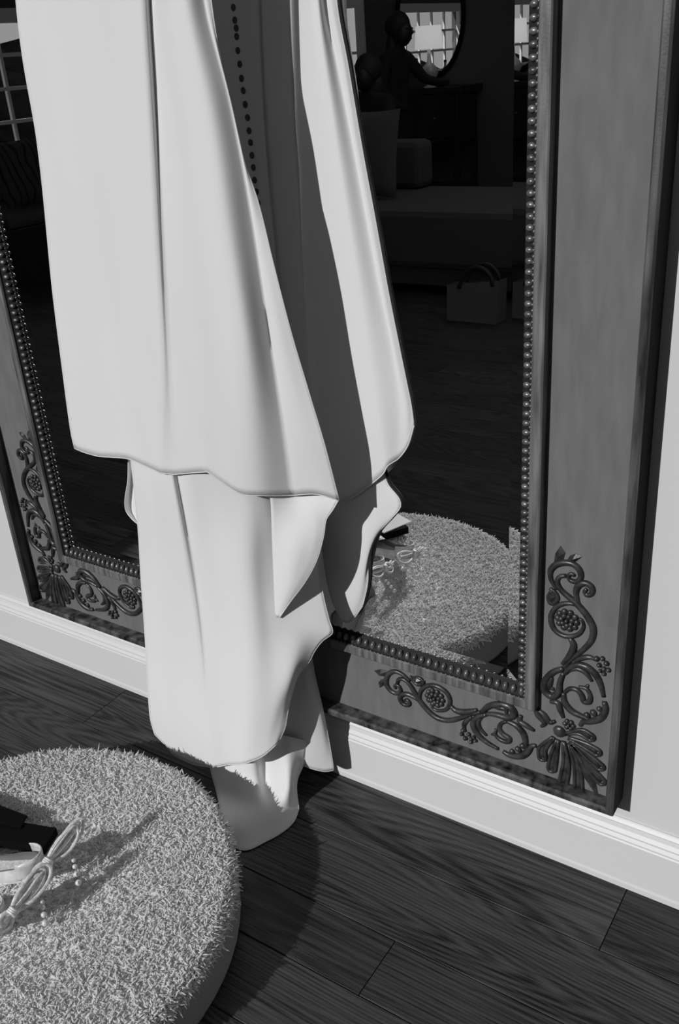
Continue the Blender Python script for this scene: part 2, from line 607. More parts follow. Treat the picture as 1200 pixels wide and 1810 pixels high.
# egg beads along the moulding
egg_h = MB().ball((0, 0, 0), (.0052, .0062, .0078), 8, 5).mesh('bead'); egg_h.materials.append(M['bead'])
egg_v = MB().ball((0, 0, 0), (.0070, .0050, .0046), 8, 5).mesh('bead'); egg_v.materials.append(M['bead'])
for me in (egg_h, egg_v): me.polygons.foreach_set('use_smooth', [True] * len(me.polygons))
BI = INS + .0260


def bead(me, x, z):
    o = bpy.data.objects.new('bead', me); col.objects.link(o); o.parent = mir
    o.location = Vector((x, YM + .0105, z)) - MO


n = int((FW - 2 * BI) / .0140)
for k in range(n + 1): bead(egg_h, BI + (FW - 2 * BI) * k / n, Z0m + BI)
zs = np.arange(Z0m + BI + .014, 1.62, .0140)
for z in zs:
    bead(egg_v, BI, z); bead(egg_v, FW - BI, z)
rest = MB()
for z in np.arange(zs[-1] + .014, FZ1 - BI, .014):
    for x in (BI, FW - BI): rest.ball((x, YM + .0105, z), (.0078, .0062, .0052), 6, 4)
for x in np.arange(BI, FW - BI, .014): rest.ball((x, YM + .0105, FZ1 - BI), (.0052, .0062, .0078), 6, 4)
o = mpart('bead_row', rest, M['bead'], smooth=True); o['kind'] = 'stuff'
# fine pearl line between the plain strip and the eggs
fine = MB()
PI_ = INS + .0178
for z in np.arange(Z0m + PI_, 1.6, .0078):
    fine.ball((FW - PI_, YM + .0025, z), .0024, 5, 4); fine.ball((PI_ + .016, YG - .003, z), .002, 5, 4)
for x in np.arange(PI_, FW - PI_, .0078): fine.ball((x, YM + .0035, Z0m + PI_), .0019, 5, 4)
o = mpart('pearl_line', fine, M['bead'], smooth=True); o['kind'] = 'stuff'


# carved corners: strokes read off the right-hand corner in the plane of the panel
def zp(x, y):
    p = at(900 + x / 3.479, 940 + y / 3.479, YP)
    return (p[0], p[2])


STROKES = [  # (points, radius at ends/middle)
    ([(292, 350), (258, 285), (256, 235), (290, 198), (345, 186), (400, 198), (436, 235), (442, 278), (415, 303), (378, 295), (366, 268), (388, 254), (402, 268)], .0040),
    ([(352, 268), (312, 272), (297, 305), (322, 355), (375, 402), (430, 452), (485, 520), (518, 590), (508, 660), (455, 722), (395, 770), (340, 828)], .0043),
    ([(440, 465), (418, 410), (412, 360), (432, 322), (472, 312), (508, 336), (512, 372), (482, 388), (464, 366), (480, 348)], .0040),
    ([(468, 500), (430, 455), (360, 436), (292, 458), (258, 525), (282, 600), (345, 638), (420, 630), (458, 585), (452, 545), (430, 530)], .0036),
    ([(375, 648), (398, 690), (380, 750), (330, 808)], .0048),
    ([(250, 345), (286, 372), (300, 410), (262, 440), (240, 400), (262, 360)], .0030),
    ([(335, 835), (268, 862), (224, 915), (222, 970), (262, 1006), (304, 985), (314, 920), (336, 862)], .0052),
    ([(262, 890), (250, 950), (278, 965)], .0040),
    ([(340, 868), (400, 818), (470, 822), (528, 868), (562, 930), (582, 1010)], .0046),
    ([(360, 850), (420, 838), (470, 862), (510, 915)], .0036),
    ([(586, 1040), (594, 1085), (566, 1138), (510, 1160), (452, 1166), (440, 1186)], .0050),
    ([(336, 985), (342, 1040), (380, 1092), (440, 1126), (500, 1150)], .0046),
    ([(340, 985), (372, 962), (415, 966), (446, 998), (462, 1040), (492, 1042), (500, 1005), (478, 962), (430, 950)], .0038),
    ([(470, 960), (488, 938)], .0024),
    ([(470, 1108), (492, 1140)], .0042), ([(510, 1092), (532, 1128)], .0042), ([(548, 1072), (566, 1100)], .0038),
    ([(405, 792), (450, 772), (500, 768), (545, 790)], .0036),
    ([(255, 1040), (300, 1048), (316, 1090), (334, 1138)], .0042),
    ([(170, 1085), (215, 1120), (252, 1168), (285, 1160)], .0040),
]
BLOBS = [(540, 775, 20), (575, 775, 18), (600, 805, 20), (585, 838, 18), (555, 815, 18), (612, 845, 18), (585, 868, 16), (560, 850, 14)]
PETALS = [((275, 1260), (205, 1330), (205, 1382)), ((300, 1275), (275, 1380), (262, 1452)), ((335, 1285), (352, 1420), (335, 1530)), ((372, 1300), (420, 1450), (428, 1570)),
          ((365, 1262), (470, 1310), (540, 1350)), ((375, 1285), (490, 1380), (560, 1440)), ((385, 1300), (480, 1430), (568, 1530)), ((345, 1240), (440, 1225), (500, 1258))]


def ident(p): return p
def flipx(p): return (FW - p[0], p[1])
def swap(p):
    u, v = p[1] - FZ0, FW - p[0]
    return (FW - u * 1.0, FZ0 + v * 1.03)
def swapflip(p): return flipx(swap(p))


def carve_arm(tf, root):
    for pts, r in STROKES:
        P = [tf(zp(*q)) for q in pts]
        path = spline([(p[0], p[1], 0) for p in P], max(8, len(P) * 4))
        L = len(path)
        rr = [1.18 * r * (.62 + .45 * math.sin(math.pi * min(1, (i + .6) / L * 1.05))) for i in range(L)]
        mb = MB().tube([(p[0], YP - r * .35, p[1]) for p in path], rr, 7, flat_axis=(0, 1, 0))
        o = obj('scroll', mb.mesh('scroll'), M['carving'], root, True)
    # rosette
    c = tf(zp(358, 540))
    mb = MB()
    for ring, rad, n_, sz in ((0, .0150, 10, .0052), (1, .0085, 7, .0045)):
        for k in range(n_):
            a = 2 * math.pi * k / n_ + ring * .3
            mb.ball((c[0] + rad * math.cos(a), YP - .002 - ring * .002, c[1] + rad * math.sin(a)), (sz, .004, sz), 7, 5)
    mb.ball((c[0], YP - .005, c[1]), (.0035, .004, .0035), 7, 5)
    obj('rosette', mb.mesh('rosette'), M['carving'], root, True)
    mb = MB()
    for x, y, s in BLOBS:
        p = tf(zp(x, y)); mb.ball((p[0], YP - .002, p[1]), (s * .00022, .005, s * .00022), 7, 5)
    obj('flower_bud', mb.mesh('flower_bud'), M['carving'], root, True)
    for tri in ([(275, 186), (285, 130), (316, 84), (346, 128), (330, 186)], [(346, 186), (375, 145), (412, 132), (452, 150), (410, 182)],
                [(232, 385), (262, 338), (306, 392), (290, 420), (245, 445)]):
        P = [tf(zp(*q)) for q in tri]
        cx = sum(p[0] for p in P) / 5; cz = sum(p[1] for p in P) / 5
        v = [(p[0], YP - .0008, p[1]) for p in P] + [(p[0], YP + .002, p[1]) for p in P] + [(cx, YP - .0065, cz)]
        f = [(k, (k + 1) % 5, 10) for k in range(5)] + [(k, k + 5, (k + 1) % 5 + 5, (k + 1) % 5) for k in range(5)]
        obj('leaf', mesh(v, f), M['carving'], root)


def carve_palmette(tf, root):
    for P in PETALS:
        a, m_, e = [np.array(tf(zp(*q))) for q in P]
        path = spline([(*a, 0), (*m_, 0), (*e, 0)], 9)
        d = path[-1][:2] - path[-3][:2]; d /= np.linalg.norm(d); nn = np.array([-d[1], d[0]])
        w = .0064
        left = [p[:2] + nn * w * (.15 + .85 * math.sin(i / 8 * math.pi / 2)) for i, p in enumerate(path)]
        right = [p[:2] - nn * w * (.15 + .85 * math.sin(i / 8 * math.pi / 2)) for i, p in enumerate(path)]
        tip = [path[-1][:2] + d * w * math.cos(t) + nn * w * math.sin(t) for t in np.linspace(math.pi / 2.2, -math.pi / 2.2, 7)]
        loop = left + tip + right[::-1]
        mb = MB().tube([(p[0], YP - .0018, p[1]) for p in loop], .0034, 6, flat_axis=(0, 1, 0))
        mb.tube([(p[0], YP - .0002, p[1]) for p in path[1:]], [.0028 + .0004 * i for i in range(8)], 6, flat=.6, flat_axis=(0, 1, 0))
        obj('petal', mb.mesh('petal'), M['carving'], root, True)
    # spear leaf on the diagonal
    a, m1, m2, e = [np.array(tf(zp(*q))) for q in ((390, 1320), (455, 1500), (520, 1470), (555, 1650))]
    c = (m1 + m2) / 2
    v = [(*a, 0), (*m1, 0), (*e, 0), (*m2, 0)]
    v = [(p[0], YP - .0008, p[1]) for p in v] + [(p[0], YP + .002, p[1]) for p in v] + [(c[0], YP - .009, c[1])]
    obj('spear_leaf', mesh(v, [(0, 1, 8), (1, 2, 8), (2, 3, 8), (3, 0, 8), (0, 4, 5, 1), (1, 5, 6, 2), (2, 6, 7, 3), (3, 7, 4, 0)]), M['carving'], root)
    c = tf(zp(370, 1182)); mb = MB()
    for k in range(6):
        t = k * math.pi / 3; mb.ball((c[0] + .0068 * math.cos(t), YP - .002, c[1] + .0068 * math.sin(t)), (.0042, .004, .0042), 7, 5)
    mb.ball((c[0], YP - .005, c[1]), .003, 7, 5)
    obj('small_rosette', mb.mesh('small_rosette'), M['carving'], root, True)
    hub = tf(zp(310, 1225))
    obj('hub', MB().ball((hub[0], YP - .001, hub[1]), (.011, .006, .011), 10, 6).mesh('hub'), M['carving'], root, True)


for tv, th in ((ident, swap), (flipx, swapflip)):
    root = empty('corner_carving', -MO, mir)
    carve_arm(tv, root); carve_arm(th, root); carve_palmette(tv, root)

# ------------------------------------------------------------------ wedding dress
dress = empty('wedding_dress', (0, 0, 0))
tag(dress, 'white wedding dress with long train hanging in front of the mirror', 'dress')


def column(pts, nv):
    P = spline(pts, nv)
    return np.array([at(p[0], p[1], p[2]) for p in P])


def sheet(name, cols, subs, nv=70, sharp=(), hem=None, wr=.0, thick=.0012, m='dress', hem_r=.0011, smoothz=True):
    C = [column(c, nv) for c in cols]
    # split at sharp columns so the crease stays crisp
    segs, cur = [], [0]
    for j in range(1, len(C)):
        cur.append(j)
        if j in sharp or j == len(C) - 1:
            segs.append(cur); cur = [j]
    grid = None
    for sgm in segs:
        K = [C[j] for j in sgm]
        E = [2 * K[0] - K[1]] + K + [2 * K[-1] - K[-2]]
        blocks = []
        for a in range(len(K) - 1):
            ns = subs[sgm[a]]
            for q in range(ns):
                s = q / ns
                p0, p1, p2, p3 = E[a], E[a + 1], E[a + 2], E[a + 3]
                blocks.append(.5 * (2 * p1 + (p2 - p0) * s + (2 * p0 - 5 * p1 + 4 * p2 - p3) * s * s + (3 * p1 - p0 - 3 * p2 + p3) * s ** 3))
        grid = blocks if grid is None else grid + blocks
    grid.append(C[-1])
    G = np.stack(grid)                       # columns x nv x 3
    if wr:
        for i in range(G.shape[0]):
            for k in range(G.shape[1]):
                p = G[i, k]
                G[i, k, 1] += wr * mnoise.noise(Vector((p[0] * 22, p[1] * 5, p[2] * 3.2)))
    nc = G.shape[0]
    v = G.reshape(-1, 3)
    f = [(i * nv + k, i * nv + k + 1, (i + 1) * nv + k + 1, (i + 1) * nv + k) for i in range(nc - 1) for k in range(nv - 1)]
    o = obj(name, mesh(v, f, name), M[m], dress, True)
    sd = o.modifiers.new('cloth_thickness', 'SOLIDIFY'); sd.thickness = thick; sd.offset = 0
    edges = {'left': G[0], 'right': G[-1], 'bottom': G[:, -1]}
    for e in (hem or ()):
        P = edges[e]
        obj('hem', MB().tube(P, hem_r, 5).mesh('hem'), M[m], o, True)
    return o, G


Y0 = -.165
# front panel: free hem on the right, folds marked by its columns
A = [
    [(8, -260, -.195), (29, 0, -.19), (42, 104, -.19), (67, 250, -.188), (92, 500, -.185), (112, 660, -.182), (125, 765, -.18), (131, 793, -.18)],
    [(60, -260, -.202), (80, 0, -.197), (115, 300, -.195), (140, 520, -.192), (155, 700, -.19), (172, 806, -.188)],
    [(160, -260, -.206), (172, 0, -.203), (200, 300, -.200), (214, 520, -.197), (220, 700, -.196), (230, 812, -.195)],
    [(250, -260, -.210), (258, 0, -.206), (266, 150, -.204), (277, 350, -.202), (286, 520, -.200), (290, 700, -.198), (283, 836, -.196)],
    [(256, -260, -.197), (266, 0, -.194), (273, 150, -.194), (283, 350, -.196), (291, 520, -.196), (300, 700, -.194), (309, 838, -.192)],
    [(265, -260, -.204), (277, 40, -.200), (304, 180, -.199), (328, 330, -.198), (345, 480, -.197), (356, 650, -.194), (366, 834, -.188)],
    [(285, -260, -.204), (300, 0, -.200), (335, 200, -.199), (368, 400, -.198), (395, 600, -.192), (420, 870, -.178)],
    [(312, -260, -.206), (330, 0, -.203), (372, 200, -.202), (404, 400, -.200), (438, 620, -.192), (465, 876, -.165)],
    [(335, -260, -.186), (361, 0, -.184), (402, 166, -.180), (436, 332, -.173), (475, 580, -.158), (499, 744, -.145), (516, 875, -.128)],
    [(340, -260, -.185), (366, 0, -.184), (412, 200, -.178), (452, 390, -.171), (500, 620, -.160), (535, 760, -.146), (560, 874, -.126)],
    [(350, -260, -.183), (373, 0, -.181), (396, 139, -.178), (431, 285, -.173), (456, 358, -.167), (482, 464, -.165), (516, 596, -.156), (547, 699, -.146), (574, 786, -.135), (600, 884, -.116)],
]
frontp, GA = sheet('front_panel', A, [6, 8, 8, 4, 6, 6, 8, 8, 6, 6], 90, sharp=(3, 4, 5, 8), hem=('right', 'bottom', 'left'), wr=.0025)

# back panel, seen from its inner side, close to the glass
B = [
    [(320, -260, -0.0750), (345, 0, -0.0750), (400, 300, -0.0750), (468, 600, -0.0750), (552, 880, -0.0720)],
    [(400, -260, -0.0620), (420, 0, -0.0620), (450, 300, -0.0640), (500, 600, -0.0640), (566, 884, -0.0620)],
    [(452, -260, -0.0620), (458, 0, -0.0620), (466, 199, -0.0640), (479, 365, -0.0650), (500, 560, -0.0640), (530, 720, -0.0620), (585, 886, -0.0600)],
    [(456, -260, -0.0580), (462, 0, -0.0580), (470, 199, -0.0580), (483, 365, -0.0580), (504, 560, -0.0580), (536, 720, -0.0560), (592, 886, -0.0560)],
    [(512, -260, -0.0600), (516, 0, -0.0600), (522, 212, -0.0620), (528, 298, -0.0620), (535, 464, -0.0620), (544, 620, -0.0600), (560, 760, -0.0560), (612, 884, -0.0520)],
    [(516, -260, -0.0510), (521, 0, -0.0510), (528, 212, -0.0510), (535, 298, -0.0510), (544, 464, -0.0510), (558, 620, -0.0500), (580, 760, -0.0500), (626, 878, -0.0500)],
    [(540, -260, -0.0460), (550, 0, -0.0460), (574, 212, -0.0460), (592, 340, -0.0460), (612, 500, -0.0460), (634, 650, -0.0460), (652, 760, -0.0460), (673, 842, -0.0440)],
    [(552, -260, -0.0480), (563, 0, -0.0480), (592, 212, -0.0480), (612, 340, -0.0480), (638, 500, -0.0480), (660, 640, -0.0480), (674, 740, -0.0480), (686, 823, -0.0440)],
    [(560, -260, -0.0335), (573, 0, -0.0335), (592, 100, -0.0335), (618, 232, -0.0335), (650, 402, -0.0335), (668, 501, -0.0345), (690, 609, -0.0355), (704, 720, -0.0375), (706, 809, -0.0375)],
    [(568, -260, -0.0370), (584, 0, -0.0370), (606, 116, -0.0370), (630, 262, -0.0370), (660, 420, -0.0370), (682, 540, -0.0370), (706, 660, -0.0370), (720, 730, -0.0370), (722, 786, -0.0350)],
    [(580, -260, -0.0335), (595, 0, -0.0335), (615, 116, -0.0335), (640, 262, -0.0335), (664, 390, -0.0335), (687, 517, -0.0335), (708, 622, -0.0335), (722, 690, -0.0335), (727, 715, -0.0335), (732, 752, -0.0335)],
]
backp, GB = sheet('back_panel', B, [6, 6, 3, 6, 3, 6, 6, 5, 5, 5], 90, sharp=(2, 4), hem=('right', 'bottom'), wr=.0008)
Lw = [
    [(548, 800, -0.0520), (560, 900, -0.0520), (568, 960, -0.0520), (576, 1020, -0.0520), (588, 1066, -0.0500), (600, 1090, -0.0480)],
    [(600, 790, -0.0440), (610, 900, -0.0440), (612, 1000, -0.0440), (612, 1060, -0.0440), (612, 1101, -0.0440)],
    [(640, 780, -0.0400), (655, 880, -0.0400), (650, 960, -0.0420), (638, 1040, -0.0400), (626, 1092, -0.0380)],
    [(664, 770, -0.0325), (684, 852, -0.0325), (706, 882, -0.0325), (708, 896, -0.0325), (693, 915, -0.0345), (668, 943, -0.0345), (652, 975, -0.0345), (650, 1030, -0.0345), (641, 1071, -0.0345)],
]
sheet('back_panel_hem', Lw, [8, 8, 8], 50, hem=('right', 'bottom'), wr=.0006)
# buttons down the back panel, set on its inner side as dark silhouettes
for bx_, by_ in [(490, 40), (498, 108), (505, 150), (508, 195), (514, 270), (524, 342), (533, 418), (542, 483), (553, 557), (565, 627), (573, 697), (581, 760), (588, 828), (596, 893), (603, 960), (613, 1022), (622, 1082)]:
    p = at(250 + bx_ / 3.015, by_ / 3.015, -.0685)
    d = np.linalg.norm(GB.reshape(-1, 3)[:, [0, 2]] - p[[0, 2]], axis=1)
    p = at(250 + bx_ / 3.015, by_ / 3.015, GB.reshape(-1, 3)[d.argmin(), 1] - .0012)
    obj('button', MB().ball((0, 0, 0), (.0042, .0026, .0048), 10, 6).mesh('button'), M['button'], dress, True, loc=tuple(p))

# train: hangs from behind the front panel down past the frame to the floor
T = [
    [(228, 790, -0.1720), (236, 850, -0.1720), (243, 923, -0.1640), (249, 1017, -0.1536), (258, 1143, -0.1500), (263, 1237, -0.1500), (266, 1272, -0.1500), (273, 1298, -0.1500)],
    [(250, 785, -0.1780), (262, 860, -0.1769), (269, 1000, -0.1615), (278, 1143, -0.1560), (284, 1260, -0.1560), (296, 1320, -0.1560)],
    [(262, 780, -0.1820), (271, 850, -0.1820), (278, 980, -0.1677), (290, 1167, -0.1600), (297, 1290, -0.1600), (308, 1334, -0.1600)],
    [(280, 780, -0.1860), (296, 860, -0.1849), (305, 980, -0.1717), (328, 1150, -0.1640), (336, 1280, -0.1640), (340, 1350, -0.1640)],
    [(296, 780, -0.1900), (305, 839, -0.1900), (317, 905, -0.1840), (327, 961, -0.1778), (340, 1036, -0.1695), (350, 1101, -0.1680), (357, 1167, -0.1680), (363, 1237, -0.1680), (368, 1300, -0.1680), (373, 1356, -0.1680)],
    [(303, 780, -0.1810), (313, 839, -0.1810), (325, 905, -0.1749), (335, 961, -0.1698), (347, 1036, -0.1635), (355, 1101, -0.1640), (361, 1167, -0.1660), (366, 1237, -0.1680), (371, 1300, -0.1690), (377, 1357, -0.1690)],
    [(330, 780, -0.1840), (340, 840, -0.1840), (360, 960, -0.1739), (382, 1100, -0.1680), (396, 1220, -0.1700), (405, 1352, -0.1700)],
    [(400, 780, -.158), (420, 880, -.160), (430, 1000, -.170), (440, 1130, -.176), (440, 1240, -.182), (430, 1350, -.182)],
    [(440, 780, -.135), (465, 900, -.138), (470, 1000, -.144), (480, 1120, -.155), (482, 1230, -.168), (462, 1338, -.176)],
    [(480, 800, -.105), (510, 920, -.105), (520, 1010, -.112), (530, 1100, -.125), (516, 1190, -.150), (500, 1250, -.156), (484, 1320, -.166)],
    [(540, 830, -.088), (562, 930, -.088), (570, 1040, -.092), (582, 1095, -.096), (588, 1118, -.098), (571, 1132, -.104), (557, 1150, -.110), (547, 1169, -.116), (528, 1193, -.126), (517, 1223, -.134), (509, 1257, -.145), (504, 1286, -.150), (492, 1312, -.158)],
]
train, GT = sheet('train', T, [4, 3, 4, 4, 3, 5, 8, 6, 6, 8], 90, sharp=(4, 5), hem=('right', 'bottom', 'left'), wr=.0018)
# turned-back fold under the front hem
Fd = [
    [(476, 866, -.150), (479, 900, -.148), (481, 960, -.145), (484, 1030, -.146), (487, 1090, -.146)],
    [(520, 866, -.118), (520, 910, -.132), (518, 970, -.146), (508, 1030, -.148), (490, 1091, -.146)],
    [(560, 870, -.114), (556, 910, -.124), (548, 970, -.136), (524, 1030, -.144), (492, 1091, -.146)],
    [(599, 883, -.113), (588, 902, -.115), (577, 918, -.117), (572, 948, -.122), (560, 990, -.130), (540, 1028, -.136), (514, 1063, -.142), (494, 1092, -.146)],
]
sheet('turned_fold', Fd, [7, 7, 7], 40, hem=('right',), wr=.001)
# small curl showing at the left of the hem
Cu = [
    [(227, 806, -.135), (226, 850, -.135), (221, 884, -.135), (223, 903, -.135), (233, 917, -.138), (243, 926, -.14)],
    [(238, 806, -.122), (234, 850, -.122), (232, 884, -.122), (234, 905, -.124), (240, 917, -.13), (245, 926, -.138)],
    [(252, 806, -.14), (246, 850, -.14), (246, 884, -.14), (247, 905, -.14), (248, 917, -.142), (250, 928, -.145)],
]
sheet('hem_curl', Cu, [6, 6], 30, hem=('left',))
# lower flap by the skirting board
Fl = [
    [(520, 1120, -.105), (505, 1200, -.105), (490, 1270, -.105), (470, 1320, -.11), (452, 1334, -.115)],
    [(530, 1120, -.095), (525, 1200, -.095), (520, 1270, -.095), (508, 1320, -.1), (500, 1338, -.1)],
    [(540, 1120, -.09), (542, 1200, -.09), (545, 1270, -.088), (545, 1330, -.086), (543, 1356, -.085)],
    [(544, 1120, -.078), (553, 1200, -.076), (566, 1270, -.074), (572, 1330, -.072), (572, 1363, -.07)],
    [(546, 1120, -.065), (556, 1190, -.065), (570, 1250, -.063), (580, 1300, -.062), (588, 1345, -.061), (590, 1361, -.06)],
]
sheet('lower_flap', Fl, [6, 6, 6, 6], 40, hem=('right', 'bottom'), wr=.001)


# end of the train lying on the floor
def onfloor(px, py, z=.004):
    p = atz(px, py, z)
    return (px, py, p[1])


Fs = [
    [(368, 1320, -.15), (372, 1360, -.162), (382, 1400, -.185), onfloor(392, 1450, .02), onfloor(398, 1490, .004)],
    [(400, 1310, -.14), (405, 1350, -.150), (415, 1400, -.172), onfloor(425, 1450, .025), onfloor(432, 1503, .003)],
    [(440, 1300, -.13), (446, 1345, -.138), (452, 1390, -.155), onfloor(462, 1440, .028), onfloor(470, 1487, .003)],
    [(470, 1300, -.105), (468, 1345, -.112), (474, 1390, -.135), onfloor(488, 1430, .028), onfloor(500, 1470, .003)],
    [(500, 1300, -.118), (506, 1345, -.125), (510, 1390, -.145), onfloor(512, 1420, .024), onfloor(520, 1451, .003)],
    [(545, 1310, -.085), (536, 1352, -.09), (526, 1376, -.10), (524, 1396, -.115), onfloor(528, 1430, .006)],
]
sheet('train_end', Fs, [6, 7, 6, 6, 7], 44, hem=('right', 'bottom'), wr=.0015)

# ------------------------------------------------------------------ round ottoman with shag top
OC = np.array([.588, -.609]); OR, OH = .376, .096
ott = empty('ottoman', (OC[0], OC[1], 0))
tag(ott, 'low round ottoman covered in pale shag with white heels on top', 'ottoman')
bm_ = MB().lathe([(.366, .004), (.368, .012), (.362, .05), (.352, OH - .02)], 64)
bb = bm_.build('base', M['base'], ott, True)
for a in (-.35, 1.2, 2.8, 4.3):
    P = [(.0015 * math.cos(a) + r_ * math.cos(a), .0015 * math.sin(a) + r_ * math.sin(a), z) for r_, z in ((.367, .010), (.365, .03), (.359, .06))]
    MB().tube(P, .0012, 5).build('seam', M['black'], bb)
R0 = OR - .012
pad_prof = [(.30, OH - .034), (R0 - .012, OH - .032), (R0 - .002, OH - .022), (R0, OH - .012), (R0 - .006, OH - .004), (R0 - .02, OH), (R0 * .5, OH + .002), (.01, OH + .003)]
MB().lathe(pad_prof, 64).build('cushion', M['pad'], ott, True)


def pile():
    # strands on the top face and rolling over the rim; local coordinates
    nt_ = 62000
    r = (R0 - .008) * np.sqrt(rng.random(nt_)); a = rng.random(nt_) * 2 * np.pi
    top = np.stack([r * np.cos(a), r * np.sin(a), np.full(nt_, OH + .001)], 1)
    nrm = np.stack([np.zeros(nt_), np.zeros(nt_), np.ones(nt_)], 1)
    ns_ = 11000
    a2 = rng.random(ns_) * 2 * np.pi; t = rng.random(ns_)
    th = t * math.pi * .62
    rr = R0 - .012 + .012 * np.sin(th)
    zz = OH - .014 + .014 * np.cos(th)
    side = np.stack([rr * np.cos(a2), rr * np.sin(a2), zz], 1)
    ns2 = np.stack([np.sin(th) * np.cos(a2), np.sin(th) * np.sin(a2), np.cos(th)], 1)
    P = np.vstack([top, side]); N = np.vstack([nrm, ns2])
    n_ = len(P)
    ln = rng.uniform(.006, .0105, n_)
    lean = rng.normal(0, 1.5, (n_, 3)); lean[:, 2] *= .3
    d = N + lean; d /= np.linalg.norm(d, axis=1)[:, None]
    curl = rng.normal(0, 1.0, (n_, 3)); curl[:, 2] -= .9
    rad = rng.uniform(.0010, .0016, n_)
    k = 3; seg = 4
    V = np.zeros((n_, seg, k, 3))
    for s in range(seg):
        u = s / (seg - 1)
        c = P + d * (ln * u)[:, None] + curl * (ln * u * u * .42)[:, None]
        e1 = np.cross(d, np.array([.31, .83, .46])); e1 /= np.linalg.norm(e1, axis=1)[:, None]
        e2 = np.cross(d, e1)
        w = rad * (1.0 if s < seg - 1 else .55)
        for j in range(k):
            t_ = 2 * np.pi * j / k
            V[:, s, j] = c + w[:, None] * (math.cos(t_) * e1 + math.sin(t_) * e2)
    V = V.reshape(-1, 3)
    base = (np.arange(n_) * seg * k)[:, None]
    q = []
    for s in range(seg - 1):
        for j in range(k):
            q.append(np.stack([base[:, 0] + s * k + j, base[:, 0] + s * k + (j + 1) % k, base[:, 0] + (s + 1) * k + (j + 1) % k, base[:, 0] + (s + 1) * k + j], 1))
    Q = np.vstack(q)
    Tt = np.stack([base[:, 0] + (seg - 1) * k + j for j in range(3)], 1)
    me = bpy.data.meshes.new('shag_pile')
    me.vertices.add(len(V)); me.vertices.foreach_set('co', V.ravel())
    nl = Q.size + Tt.size
    me.loops.add(nl); me.loops.foreach_set('vertex_index', np.concatenate([Q.ravel(), Tt.ravel()]).astype(np.int32))
    npol = len(Q) + len(Tt)
    me.polygons.add(npol)
    st = np.concatenate([np.arange(len(Q)) * 4, Q.size + np.arange(len(Tt)) * 3]).astype(np.int32)
    me.polygons.foreach_set('loop_start', st)
    me.update(calc_edges=True); me.validate()
    return me


pl = obj('shag_pile', pile(), M['pile'], ott, True)
pl['kind'] = 'stuff'

# ------------------------------------------------------------------ heels, box, card on the ottoman
ZT = OH + .0115


